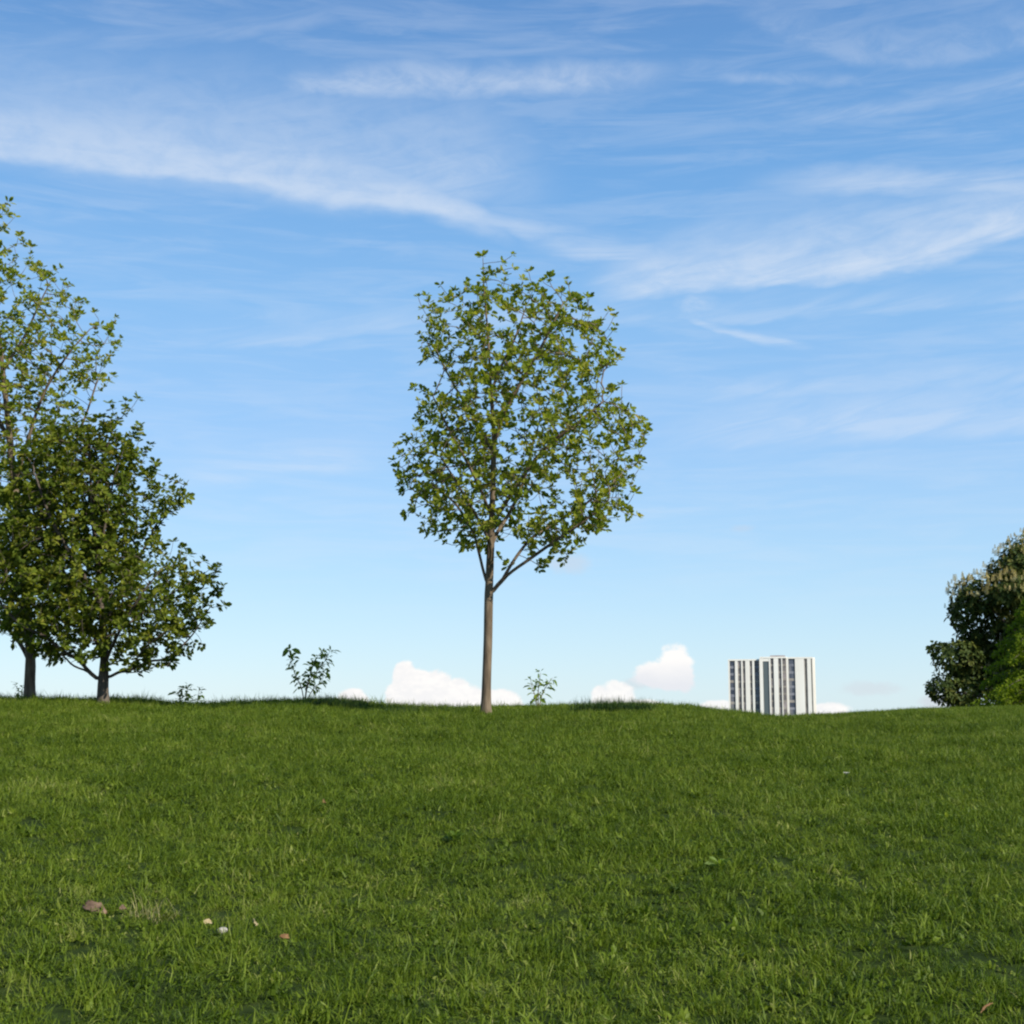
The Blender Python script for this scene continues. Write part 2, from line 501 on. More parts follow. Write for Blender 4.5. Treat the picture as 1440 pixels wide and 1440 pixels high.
def build_tree(name, label, cat, base, limbs, attr, step=0.12, influence=1.2, kill=0.14, up=0.12, rbase=0.068, rtip=0.004,
               leafsize=0.1, nleaf=6, leafmat='leaf', bark='bark', seed=1, extra=0.45, flare=1.25, skip=0.0, group=None,
               tipdir_up=0.35, sizefn=None, **lk):
    gg = np.random.default_rng(seed)
    P, par, lid, n0 = colonize(limbs, attr, step, influence, kill, up, gg=gg)
    n = len(P)
    kids = [[] for _ in range(n)]
    for i in range(n):
        if par[i] >= 0: kids[par[i]].append(i)
    # relax grown nodes
    for _ in range(2):
        Q = P.copy()
        for i in range(n0, n):
            if kids[i]:
                Q[i] = 0.5 * P[i] + 0.25 * P[par[i]] + 0.25 * np.mean([P[c] for c in kids[i]], axis=0)
        P = Q
    e = 2.3
    r = np.zeros(n)
    order = np.argsort(-np.arange(n))
    for i in order:      # children always have a larger index than their parent
        r[i] = rtip if not kids[i] else sum(r[c] ** e for c in kids[i]) ** (1 / e)
    r0 = r[0]
    gm = math.log(rbase / rtip) / math.log(r0 / rtip)
    r = rtip * (r / rtip) ** gm
    # chains
    chains = {}
    def start(i, pre):
        stack = [(i, pre)]
        while stack:
            i, pre = stack.pop()
            pts, rad = [], []
            if pre >= 0:
                pts.append(P[pre]); rad.append(min(r[i] * 1.15, r[pre]))
            L0 = lid[i]
            while True:
                pts.append(P[i]); rad.append(r[i])
                ks = kids[i]
                if not ks: break
                same = [c for c in ks if c < n0 and lid[c] == lid[i]]
                nx = same[0] if same else max(ks, key=lambda c: r[c])
                for c in ks:
                    if c != nx: stack.append((c, i))
                i = nx
            chains.setdefault(L0, []).append((pts, rad))
    start(0, -1)
    root = empty(name, base)
    tag(root, label, cat, group)
    b = np.array(base)
    for L0, ch in sorted(chains.items()):
        ch2 = []
        for ci_, (pts, rad) in enumerate(ch):
            pts = np.array(pts) - b; rad = np.array(rad)
            if L0 == 0 and ci_ == 0:
                h = pts[:, 2]
                rad = rad * (1 + (flare - 1) * np.exp(-np.maximum(h, 0) / 0.18))
            ch2.append((pts, rad))
        v, f = tube_mesh(ch2)
        mesh_obj('trunk' if L0 == 0 else 'branch', v, f, M[bark], root, smooth=True)
    # leaf whorls: every twig tip and part of the thin nodes
    tips = [i for i in range(n0, n) if not kids[i]]
    thin = [i for i in range(n0, n) if kids[i] and r[i] < rtip * 2.2 and gg.random() < extra]
    thin += [i for i in range(1, n0) if r[i] < rtip * 2.6 and gg.random() < 0.8]
    sel = [i for i in tips + thin if gg.random() > skip]
    d = np.array([P[i] - P[par[i]] for i in sel])
    d = unit(d); d[:, 2] += tipdir_up
    PP = np.array([P[i] for i in sel]) - b
    istip = np.array([1.0 if not kids[i] else 0.85 for i in sel])
    size = leafsize * istip * gg.uniform(0.75, 1.25, len(sel))
    if sizefn is not None: size = size * sizefn(PP + b)
    v, f, t = leaves(PP, d, size, nleaf, gg, **lk)
    mesh_obj('crown', v, f, M[leafmat], root, tint=t)
    print(name, 'nodes', n, 'whorls', len(sel))
    return root

def envelope(rows, Y, n, gg, depth=0.95, shell=0.0, holes=(), clump=5.5):
    """points inside a crown whose outline rows are (y, x_left, x_right) in photo pixels at depth Y"""
    rows = np.array(sorted(rows), float)
    out = []
    ylo, yhi = rows[0, 0], rows[-1, 0]
    wmax = (rows[:, 2] - rows[:, 1]).max()
    while len(out) < n:
        py = gg.uniform(ylo, yhi)
        xl = np.interp(py, rows[:, 0], rows[:, 1]); xr = np.interp(py, rows[:, 0], rows[:, 2])
        if gg.random() * wmax ** 2 > (xr - xl) ** 2: continue
        c, a = (xl + xr) / 2, (xr - xl) / 2
        rr = math.sqrt(gg.random()); ph = gg.random() * 2 * PI
        if rr < shell * gg.random(): continue
        ex, ey = rr * math.cos(ph), rr * math.sin(ph)
        px = c + a * ex
        bad = False
        for (hx, hy, hw, hh) in holes:
            if ((px - hx) / hw) ** 2 + ((py - hy) / hh) ** 2 < 1 and gg.random() < 0.93: bad = True
        if bad: continue
        dy = ey * a * depth * Y / F
        p = at(px, py, Y); p = p + np.array([0, dy, 0])
        q = p * clump + gg.normal(0, 0.15, 3)
        if math.sin(q[0] + 1.3 * math.sin(q[2] * 0.8)) * math.sin(q[1] * 1.1 + 0.7) * math.sin(q[2] + 1.1 * math.sin(q[0] * 0.9)) < -0.12 and gg.random() < 0.85: continue
        out.append(p)
    return np.array(out)

def pl(Y, *pts):
    """polyline from photo pixels (x, y[, depth offset])"""
    return [at(p[0], p[1], Y) + np.array([0, p[2] if len(p) > 2 else 0, 0]) for p in pts]

# --- the young tree in the middle
g = np.random.default_rng(21)
YT = 20.5
tb = at(683, 1000, YT); tb[2] = float(ground(tb[0], tb[1])) - 0.03
trunk = [tb] + pl(YT, (684, 960), (686, 900), (687, 845), (689, 790), (691, 740), (693, 680), (694, 610), (690, 540), (686, 470), (681, 410), (679, 362))
limbs = [trunk,
         pl(YT, (688, 838), (701, 822, -.05), (718, 806, -.1), (742, 790, -.2), (775, 768, -.35), (815, 742, -.5), (850, 715, -.6)),
         pl(YT, (705, 818, -.06), (718, 795, .05), (733, 772, .15), (752, 750, .3), (790, 725, .5), (840, 690, .7)),
         pl(YT, (686, 825), (679, 800, .05), (673, 775, .1), (664, 745, .2), (640, 705, .3), (612, 680, .45)),
         pl(YT, (691, 745), (702, 722, -.05), (722, 692, -.12), (748, 655, -.2), (778, 625, -.3), (815, 600, -.45), (845, 575, -.5)),
         pl(YT, (690, 770), (700, 745, .2), (716, 715, .5), (735, 670, .8), (750, 610, 1.0)),
         pl(YT, (692, 730), (676, 690, -.15), (655, 650, -.3), (632, 610, -.45), (612, 570, -.6)),
         pl(YT, (694, 640), (676, 600, .2), (650, 555, .4), (625, 510, .5), (605, 470, .55)),
         pl(YT, (694, 625), (712, 580, -.2), (738, 535, -.35), (765, 490, -.45), (790, 440, -.5)),
         pl(YT, (691, 550), (705, 510, .2), (725, 465, .35), (740, 420, .4)),
         pl(YT, (688, 800), (690, 770, -.25), (672, 735, -.6), (650, 700, -.9), (625, 660, -1.0))]
rows = [(362, 676, 684), (380, 668, 735), (400, 660, 800), (425, 620, 828), (445, 584, 850), (480, 588, 872), (520, 584, 880), (560, 580, 872),
        (600, 570, 904), (620, 566, 916), (650, 554, 910), (672, 546, 904), (700, 556, 896), (725, 562, 892), (745, 580, 868),
        (765, 610, 840), (785, 655, 815), (800, 700, 790), (812, 730, 765)]
holes = [(770, 715, 34, 22), (718, 770, 22, 20), (735, 800, 20, 14), (660, 800, 50, 22), (610, 545, 16, 26), (840, 625, 24, 14), (640, 480, 20, 20),
         (700, 470, 12, 15), (725, 625, 16, 20), (655, 665, 14, 18), (800, 680, 22, 12)]
attr = envelope(rows, YT, 2200, g, depth=0.9, shell=0.5, holes=holes)
build_tree('young_tree', 'young slender tree with bare trunk and open green crown standing alone mid-crest', 'tree', tb, limbs, attr,
           step=0.10, influence=1.3, kill=0.105, rbase=0.066, rtip=0.0042, leafsize=0.082, nleaf=9, seed=5, extra=0.50, flare=1.55, skip=0.05, up=0.22,
           tipdir_up=0.7, width=0.62, spread=(25, 80), droop=0.08)

# --- tall tree at the left edge
g = np.random.default_rng(22)
Y2 = 25.5
def rooted(px, Y, sink=0.03):
    p = at(px, 990, Y); return gpt(p[0], Y, -sink)
tb = rooted(42, Y2)
trunk = [tb] + pl(Y2, (42, 960), (43, 925), (40, 880), (32, 800), (22, 700), (12, 600), (2, 500), (-6, 400), (-12, 300), (-14, 240))
limbs = [trunk,
         pl(Y2, (43, 930), (60, 905, -.1), (72, 870, -.2), (90, 800, -.4), (105, 720, -.5), (112, 640, -.5)),
         pl(Y2, (43, 935), (30, 912, .1), (12, 890, .2), (-20, 865, .4), (-70, 830, .6), (-130, 780, .9)),
         pl(Y2, (38, 860), (10, 820, -.3), (-30, 770, -.6), (-80, 700, -.9), (-130, 620, -1.1)),
         pl(Y2, (30, 780), (55, 720, .3), (80, 650, .5), (105, 580, .6), (125, 520, .6)),
         pl(Y2, (20, 690), (45, 630, -.3), (75, 560, -.5), (110, 510, -.6), (140, 475, -.6)),
         pl(Y2, (14, 620), (-25, 560, .3), (-70, 490, .6), (-110, 420, .7)),
         pl(Y2, (4, 520), (25, 470, .3), (45, 420, .4), (62, 385, .4)),
         pl(Y2, (0, 480), (-30, 420, -.3), (-55, 350, -.4))]
rows = [(235, -20, -6), (290, -60, 8), (330, -85, 32), (380, -115, 76), (420, -140, 118), (455, -160, 166), (490, -170, 172), (530, -180, 150),
        (580, -185, 112), (640, -190, 100), (720, -190, 110), (800, -180, 105), (860, -150, 95), (900, -100, 70)]
holes = [(75, 480, 22, 20), (125, 460, 20, 18), (40, 440, 14, 16), (90, 545, 16, 16), (35, 540, 14, 14), (10, 610, 10, 12), (110, 440, 14, 10)]
attr = envelope(rows, Y2, 3600, g, depth=0.85, shell=0.4, holes=holes)
build_tree('broadleaf_tree', 'tallest tree, thinly leaved at the top, cut off by the left edge of the photo', 'tree', tb, limbs, attr,
           step=0.14, influence=1.5, kill=0.16, rbase=0.095, rtip=0.0045, leafsize=0.094, nleaf=9, seed=8, extra=0.45, flare=1.5, up=0.22, tipdir_up=0.7,
           leafmat='leaf', bark='bark', width=0.62, spread=(25, 80), droop=0.08)

# --- dense bushy tree beside it
g = np.random.default_rng(23)
Y3 = 23.6
tb = rooted(145, Y3)
trunk = [tb] + pl(Y3, (145, 965), (146, 945), (147, 915), (143, 860), (137, 790), (130, 720), (127, 660), (126, 620))
limbs = [trunk,
         pl(Y3, (145, 957), (136, 953, -.05), (127, 944, -.1), (115, 928, -.2), (98, 918, -.3), (75, 897, -.45), (45, 880, -.6), (15, 845, -.7)),
         pl(Y3, (127, 944, -.1), (112, 940, 0), (98, 934, .1), (84, 922, .2), (66, 914, .3)),
         pl(Y3, (146, 954), (155, 951, .03), (168, 944, .08), (186, 940, .1), (204, 930, .15), (228, 926, .2), (246, 912, .25), (266, 890, .3), (290, 852, .3)),
         pl(Y3, (168, 944, .08), (184, 946, -.05), (202, 944, -.1), (222, 938, -.2), (240, 937, -.25)),
         pl(Y3, (186, 940, .1), (196, 924, -.1), (212, 908, -.2), (236, 892, -.3), (262, 868, -.35)),
         pl(Y3, (146, 940), (160, 915, -.2), (185, 880, -.5), (215, 840, -.7), (245, 805, -.8)),
         pl(Y3, (146, 930), (125, 890, .3), (95, 840, .6), (60, 780, .8), (35, 720, .9)),
         pl(Y3, (145, 880), (165, 830, .3), (190, 770, .5), (220, 720, .6), (250, 685, .6)),
         pl(Y3, (142, 850), (120, 800, -.4), (92, 740, -.7), (72, 680, -.8)),
         pl(Y3, (138, 800), (155, 740, -.3), (172, 680, -.5), (185, 640, -.5)),
         pl(Y3, (130, 710), (140, 650, .2), (150, 605, .3), (160, 585, .3), (176, 572, .3), (187, 556, .3)),
         pl(Y3, (185, 880, -.3), (230, 845, -.2), (270, 820, -.1), (302, 796, 0)),
         pl(Y3, (200, 750, .4), (235, 705, .3), (262, 672, .2))]
rows = [(556, 184, 192), (574, 148, 180), (600, 66, 168), (615, 48, 192), (640, 28, 210), (665, 15, 232), (690, 5, 262), (720, -5, 262), (745, -10, 240), (770, -15, 232),
        (795, -18, 262), (815, -15, 300), (850, -10, 314), (885, 0, 300), (910, 15, 285), (928, 50, 258), (940, 75, 248), (948, 190, 240)]
attr = envelope(rows, Y3, 1900, g, depth=0.75, shell=0.5, holes=[(250, 755, 26, 22), (285, 830, 10, 20), (215, 700, 20, 14)])
rows2 = [(600, 66, 165), (640, 30, 185), (700, 5, 190), (760, -10, 190), (820, -10, 195), (870, 5, 180), (900, 30, 160)]
attr = np.vstack([attr, envelope(rows2, Y3, 3400, g, depth=0.8, shell=0.5, clump=3.1)])
build_tree('broadleaf_tree', 'dense rounded bushy tree on a short dark trunk, right of the tallest tree', 'tree', tb, limbs, attr,
           step=0.12, influence=1.4, kill=0.13, rbase=0.085, rtip=0.0042, leafsize=0.098, nleaf=10, seed=9, extra=0.75, flare=1.5, up=0.14, tipdir_up=0.6,
           leafmat='dense_leaf', bark='dark_bark', width=0.62, spread=(30, 88), droop=0.1)

# --- saplings on the crest
def sapling(name, label, cat, Y, base_px, stems, size, seed, leafmat='sapling_leaf', n=3, every=1, group=None, rb=0.012):
    gg = np.random.default_rng(seed)
    b = rooted(base_px, Y, 0.02)
    root = empty(name, b); tag(root, label, cat, group)
    PP, DD = [], []
    for s in stems:
        pts = resample([b if q == 0 else at(p[0], p[1], Y) + np.array([0, p[2] if len(p) > 2 else 0, 0]) for q, p in enumerate(s)], 0.05)
        v, f = tube_mesh([(pts - b, np.linspace(rb, 0.003, len(pts)))])
        mesh_obj('stem', v, f, M['bark'], root, smooth=True)
        m = len(pts)
        for i in range(int(m * 0.3), m, every):
            PP.append(pts[i] - b + gg.normal(0, 0.02, 3))
            d = pts[min(i + 1, m - 1)] - pts[max(i - 1, 0)]
            DD.append(d + gg.normal(0, 0.03, 3))
    PP = np.array(PP); DD = unit(np.array(DD))
    v, f, t = leaves(PP, DD, size * gg.uniform(0.7, 1.2, len(PP)), n, gg, width=0.5, droop=0.3, spread=(35, 100))
    mesh_obj('foliage', v, f, M[leafmat], root, tint=t)
    return root

sapling('sapling', 'bushier of the two crest saplings, forked, left of the white cloud', 'sapling', 23.8, 428,
        [[(428, 985), (424, 968), (415, 948), (409, 928), (406, 912)], [(428, 985), (432, 962), (438, 940, .1), (446, 922, .1), (455, 915, .1)],
         [(428, 985), (434, 960), (446, 945, -.1), (458, 930, -.1), (466, 914, -.1)], [(428, 985), (440, 968, .1), (450, 958, .2), (453, 945, .2)]],
        0.125, 31, n=4)
sapling('sapling', 'small pale green sapling between the lone young tree and the tower', 'sapling', 23.6, 757,
        [[(757, 990), (757, 972), (759, 955), (760, 946)], [(757, 990), (763, 975, .1), (772, 960, .1), (777, 953, .1)],
         [(757, 990), (751, 975, -.1), (747, 962, -.1), (746, 955, -.1)]], 0.125, 32, n=3)
sapling('seedling', 'tiny seedling of several thin stems on the crest right of the bushy tree', 'seedling', 24.0, 258,
        [[(258, 992), (257, 978), (256, 968)], [(258, 992), (263, 976), (264, 964)], [(260, 992), (252, 980), (249, 972)]], 0.10, 33, n=4, rb=0.007)
sapling('seedling', 'single-stemmed seedling nearer the forked sapling, right of the tiny seedling', 'seedling', 24.0, 278,
        [[(278, 992), (278, 982), (280, 970)]], 0.10, 34, n=4, rb=0.007)
sapling('seedling', 'faint seedling beside the trunk of the tallest tree', 'seedling', 26.5, 28,
        [[(28, 985), (26, 972), (20, 962)], [(28, 985), (31, 972), (33, 964)]], 0.09, 35, n=3, rb=0.007)

# --- flowering chestnut, far right
def lobe_points(lobes, Y, n, gg, shell=0.55):
    """points and outward directions on the skins of ellipsoid lobes (px, py, rx, ry in photo pixels, depth offset m)"""
    w = np.array([l[2] * l[3] for l in lobes], float); w /= w.sum()
    P, D = [], []
    for i in gg.choice(len(lobes), n, p=w):
        l = lobes[i]
        d = unit(gg.normal(0, 1, 3)); rr = shell + (1 - shell) * gg.random() ** 0.5
        rr *= 1 + 0.10 * math.sin(d[0] * 7 + i) + 0.10 * math.sin(d[2] * 9 + 2 * i)
        s = Y / F
        c = at(l[0], l[1], Y + (l[4] if len(l) > 4 else 0))
        P.append(c + np.array([d[0] * l[2] * s * rr, d[1] * (l[2] + l[3]) / 2 * s * rr, d[2] * l[3] * s * rr])); D.append(d)
    return np.array(P), np.array(D)

g = np.random.default_rng(41)
Y4 = 68.0
lobes = [(1376, 838, 38, 26, 0), (1356, 862, 20, 22, 0.3), (1412, 862, 38, 40, 1), (1428, 800, 32, 32, 0), (1455, 790, 45, 40, 1), (1398, 806, 12, 10, 0), (1420, 832, 30, 22, -1),
         (1348, 925, 34, 24, 0), (1322, 912, 17, 9, 0.4), (1326, 968, 22, 20, 0), (1358, 965, 34, 32, 0.6), (1372, 905, 22, 22, 1.5), (1385, 930, 40, 45, 2),
         (1365, 893, 18, 20, 1), (1420, 940, 50, 50, 1.5), (1500, 830, 80, 70, 2), (1480, 900, 80, 90, 0), (1560, 900, 90, 90, 1), (1520, 770, 60, 50, 1)]
tb = rooted(1470, Y4, 0.1)
trunk = [tb] + [tb + np.array(q) for q in [(0, 0, 1.5), (0.1, 0.1, 3.2), (0, 0.2, 5.0), (0.1, 0, 7.0)]]
limbs = [trunk]
for l in (lobes[0], lobes[3], lobes[7], lobes[9], lobes[10], lobes[14], lobes[16]):
    c = at(l[0], l[1], Y4 + l[4]); h = tb + np.array([0, 0, min(max((c[2] - tb[2]) * 0.55, 0.8), 5)])
    limbs.append([h, h * 0.5 + c * 0.5 + np.array([0, 0, -0.2]), c])
P, D = lobe_points(lobes, Y4, 9000, g, 0.40)
root = empty('flowering_chestnut', tb)
tag(root, 'big dark tree with cream blossom spikes on its upper crown, by the right edge', 'tree')
v, f = tube_mesh([(resample(limbs[0], 0.3) - tb, np.linspace(0.35, 0.12, len(resample(limbs[0], 0.3))))])
mesh_obj('trunk', v, f, M['dark_bark'], root, smooth=True)
for l in limbs[1:]:
    q = resample(l, 0.3); v, f = tube_mesh([(q - tb, np.linspace(0.13, 0.03, len(q)))])
    mesh_obj('branch', v, f, M['dark_bark'], root, smooth=True)
dd = D.copy(); dd[:, 2] += 0.3
v, f, t = leaves(P - tb, dd, np.full(len(P), 0.23), 6, g, width=0.55, droop=0.25, spread=(50, 100))
mesh_obj('crown', v, f, M['dark_leaf'], root, tint=t)
# blossom spikes: on the upper outer skin
up_l = [lobes[i] for i in (0, 0, 1, 2, 3, 4, 5, 6, 6, 14, 15, 17)]
BP, BD = lobe_points(up_l, Y4, 4200, g, 0.93)
sel = [i for i in range(len(BP)) if BD[i, 2] > -0.12 and BD[i, 1] < 0.6]
vs, fs = [], []
for k in range(7):                                   # a rough cone of petals
    zz = k * 0.038; rr = 0.060 * (1 - k / 8) + 0.008
    for j in range(6):
        w = 2 * PI * j / 6 + k * 0.5
        n0 = len(vs)
        c = np.array([math.cos(w) * rr, math.sin(w) * rr, zz]); tng = np.array([-math.sin(w), math.cos(w), 0]) * 0.026
        vs += [c * np.array([0.3, 0.3, 1]), c + tng + (0, 0, 0.012), c + np.array([math.cos(w) * 0.02, math.sin(w) * 0.02, 0.03]), c - tng + (0, 0, 0.012)]
        fs.append((n0, n0 + 1, n0 + 2, n0 + 3))
vs = np.array(vs)
proto = None
allv, allf = [], []
for q, i in enumerate(sel[:1150]):
    p = BP[i] + BD[i] * g.uniform(0.0, 0.25) - tb
    s_ = g.uniform(0.75, 1.25)
    if q < 95:
        if proto is None:
            proto = mesh_obj('blossom', vs, fs, M['blossom'], root); o = proto
        else:
            o = proto.copy(); COL.objects.link(o); o.parent = root
        o.location = p; o.scale = (s_, s_, s_); o.rotation_euler = (-BD[i, 1] * 0.9 + g.normal(0, .3), BD[i, 0] * 0.9 + g.normal(0, .3), g.random() * 6)
    else:
        n0 = len(allv)
        allv += list(vs * s_ + p); allf += [tuple(a + n0 for a in ff) for ff in fs]
o = mesh_obj('blossoms', allv, allf, M['blossom'], root); o['kind'] = 'stuff'

# --- bright green tree in front of it
g = np.random.default_rng(42)
Y5 = 50.0
tb = rooted(1475, Y5, 0.05)
root = empty('broadleaf_tree', tb)
tag(root, 'bright green layered tree with boughs to the grass, before the dark flowering tree', 'tree')
q = resample([tb, tb + np.array([0.05, 0, 1.5]), tb + np.array([0, 0.05, 3.2]), tb + np.array([0.05, 0, 4.4])], 0.2)
v, f = tube_mesh([(q - tb, np.linspace(0.14, 0.02, len(q)))])
mesh_obj('trunk', v, f, M['dark_bark'], root, smooth=True)
PP, DD = [], []
for k in range(88):
    h = g.uniform(0.10, 4.1); az = g.random() * 2 * PI
    ln = (2.75 * (1 - (h / 4.9) ** 1.3)) * g.uniform(0.75, 1.1)
    a = tb + np.array([0, 0, h])
    d = np.array([math.cos(az), math.sin(az), 0])
    pts = resample([a, a + d * ln * 0.5 + np.array([0, 0, 0.22]), a + d * ln + np.array([0, 0, -0.12 - 0.05 * ln])], 0.10)
    v, f = tube_mesh([(pts - tb, np.linspace(0.028, 0.005, len(pts)))])
    mesh_obj('branch', v, f, M['dark_bark'], root, smooth=True)
    m = len(pts)
    for i in range(int(m * 0.25), m):
        wdt = 0.42 * math.sin(PI * min(1, (i / m) * 0.8 + 0.2)) + 0.08
        for c in range(6):
            PP.append(pts[i] + np.cross(d, (0, 0, 1)) * g.uniform(-wdt, wdt) + np.array([0, 0, g.normal(-0.04, 0.06)]))
            DD.append(d * 0.8 + g.normal(0, 0.4, 3) + np.array([0, 0, 0.2]))
PP = np.array(PP); DD = np.array(DD)
v, f, t = leaves(PP - tb, DD, np.full(len(PP), 0.115), 3, g, width=0.6, droop=0.3, spread=(30, 100))
mesh_obj('crown', v, f, M['fresh_leaf'], root, tint=t)

# ------------------------------------------------------------------ tower block
YB = 550.0
s = YB / F * 0.958
M['concrete'] = noise_mat('concrete', [(0.35, (0.80, 0.77, 0.68)), (0.7, (0.88, 0.86, 0.78))], scale=0.25, stretch=(1, 1, 0.15), rough=0.85)
M['grey_panel'] = noise_mat('grey_panel', [(0.35, (0.24, 0.215, 0.185)), (0.7, (0.36, 0.33, 0.29))], scale=0.5, rough=0.8)
M['mauve_panel'] = noise_mat('mauve_panel', [(0.35, (0.25, 0.22, 0.22)), (0.7, (0.36, 0.32, 0.31))], scale=0.5, rough=0.8)
m, nt, out = new_mat('window_glass')
b_ = nt.nodes.new('ShaderNodeBsdfPrincipled'); b_.inputs['Base Color'].default_value = (0.05, 0.06, 0.085, 1); b_.inputs['Roughness'].default_value = 0.12
tc = nt.nodes.new('ShaderNodeTexCoord'); nn = nt.nodes.new('ShaderNodeTexWhiteNoise'); sn = nt.nodes.new('ShaderNodeVectorMath'); sn.operation = 'SNAP'
sn.inputs[1].default_value = (1.6, 50, 2.8)
nt.links.new(tc.outputs['Object'], sn.inputs[0]); nt.links.new(sn.outputs[0], nn.inputs['Vector'])
nt.links.new(ramp(nt, [(0.0, (0.035, 0.045, 0.07)), (0.6, (0.09, 0.10, 0.13)), (1.0, (0.20, 0.20, 0.21))], nn.outputs['Value']), b_.inputs['Base Color'])
nt.links.new(b_.outputs[0], out.inputs[0]); M['window_glass'] = m
M['slate_panel'] = noise_mat('slate_panel', [(0.35, (0.16, 0.17, 0.20)), (0.7, (0.27, 0.27, 0.29))], scale=0.6, rough=0.7)
m, nt, out = new_mat('stair_glass')
b_ = nt.nodes.new('ShaderNodeBsdfPrincipled'); b_.inputs['Base Color'].default_value = (0.10, 0.125, 0.13, 1); b_.inputs['Roughness'].default_value = 0.25
nt.links.new(b_.outputs[0], out.inputs[0]); M['stair_glass'] = m
M['slim_glass'] = noise_mat('slim_glass', [(0.35, (0.12, 0.11, 0.11)), (0.7, (0.20, 0.185, 0.18))], scale=0.7, rough=0.4)

bc = at(1085, 1000, YB)
gz = float(ground(bc[0], YB))
tower = empty('tower_block', (bc[0], YB, gz), R(-12))
tag(tower, 'pale high-rise tower block with dark window strips, rising behind the crest on the right', 'building')
def bx(zx):                       # crop pixel -> metres from the tower's middle
    return ((zx / 6.545 + 980) - 1086) * s
def bz(py):
    return at(1086, py, YB)[2] - gz
ztop = bz(923.5)
ST = 2.78
# core volumes: left wing, centre, right wing (centre stands a little proud and taller)
for (x0, x1, y0, y1, zt) in [(bx(292), bx(596), 1.6, 17, bz(926.5)), (bx(596) + .0, bx(842), 0.6, 17, bz(923.5)), (bx(842), bx(1092), 1.2, 17, bz(924.2))]:
    MB().box(x0, x1, y0, y1, 0, zt - 0.6).build('wall', M['grey_panel'], tower)
    MB().box(x0 - 0.05, x1 + 0.05, y0 - 0.55, y1 + 0.1, zt - 0.6, zt).build('parapet', M['concrete'], tower)
MB().box(bx(690), bx(830), 5, 11, bz(923.5) + 0.003, bz(921)).build('plant_room', M['mauve_panel'], tower)
MB().box(bx(1092) + .003, bx(1112), 3.2, 16, 0, bz(924.6)).build('wall', M['concrete'], tower)
def front(zx):
    return 1.6 if zx < 596 else (0.6 if zx < 842 else 1.2)
def top(zx):
    return (bz(926.5) if zx < 596 else (bz(923.5) if zx < 842 else bz(924.2))) - 0.603
piers = [(292, 306), (357, 384), (416, 430), (455, 497), (521, 541), (590, 622), (680, 695), (724, 767), (796, 806), (840, 862), (924, 1010), (1038, 1073), (1084, 1092)]
for a, c in piers:
    mid = (a + c) / 2; fr = front(mid)
    MB().box(bx(a), bx(c), fr - 0.5, fr - 0.003, 0, top(mid)).build('pier', M['concrete'], tower)
MB().box(bx(625), bx(677), 0.35, 0.597, 0, bz(930)).build('stair_window', M['stair_glass'], tower)
MB().box(bx(622.5), bx(679.5), 0.15, 0.597, bz(930) + .003, top(650)).build('lintel', M['concrete'], tower)
strips = [(306.5, 356.5, 'wide'), (384.5, 415.5, 'slim'), (430.5, 454.5, 'slim'), (497.5, 520.5, 'slim'), (541.5, 589.5, 'wide'), (695.5, 723.5, 'slim'),
          (767.5, 795.5, 'slim'), (806.5, 839.5, 'slim'), (862.5, 923.5, 'wide')]
low = MB(); lowp = MB(); lows = MB()
for a, c, kind in strips:
    fr = front((a + c) / 2); zt = top((a + c) / 2)
    n = int(zt / ST)
    for k in range(n):
        z1 = zt - 0.25 - k * ST
        z0 = z1 - (1.75 if kind == 'wide' else 2.0)
        w0, w1 = bx(a) + 0.12, bx(c) - 0.12
        vis = k < 9
        tgt = MB() if vis else low
        tgt.box(w0, w1, fr - 0.12, fr - 0.003, z0, z1)
        if vis: tgt.build('window', M['window_glass'] if kind == 'wide' else (M['slim_glass'] if (k * 7 + int(a)) % 4 else M['mauve_panel']), tower)
        (lows if kind == 'wide' and k % 3 != 2 else lowp).box(bx(a) + .003, bx(c) - .003, fr - 0.20, fr - 0.004, z0 - (ST - (z1 - z0)) + 0.02, z0 - 0.02)
o = low.build('window_strip', M['window_glass'], tower); o['kind'] = 'stuff'
lowp.build('pale_spandrels', M['grey_panel'], tower)['kind'] = 'stuff'
lows.build('slate_spandrels', M['slate_panel'], tower)['kind'] = 'stuff'

# ------------------------------------------------------------------ tall grass clumps on the crest, one as a painted tree shadow
def crest_at(px, Y):
    p = at(px, 990, Y); return gpt(p[0], Y)
clump('grass_clump', 'long dark clump of grass on the crest left of the tower', 'grass clump', crest_at(862, 21.0), 1700, 0.30, 0.25, 0.009, 0.85, 'shaded_blade', 51, (2.1, 1.0))
clump('grass_clump', 'dark tuft of grass at the foot of the forked sapling', 'grass clump', crest_at(470, 22.0), 900, 0.30, 0.24, 0.006, 0.8, 'shaded_blade', 52, (1.6, 0.8))
clump('grass_clump', 'low dark grass clump just left of the young tree trunk', 'grass clump', crest_at(600, 21.2), 800, 0.3, 0.18, 0.006, 0.8, 'shaded_blade', 53, (2.4, 0.7))  # added where the young tree's shadow falls; dark blades imitate that shade

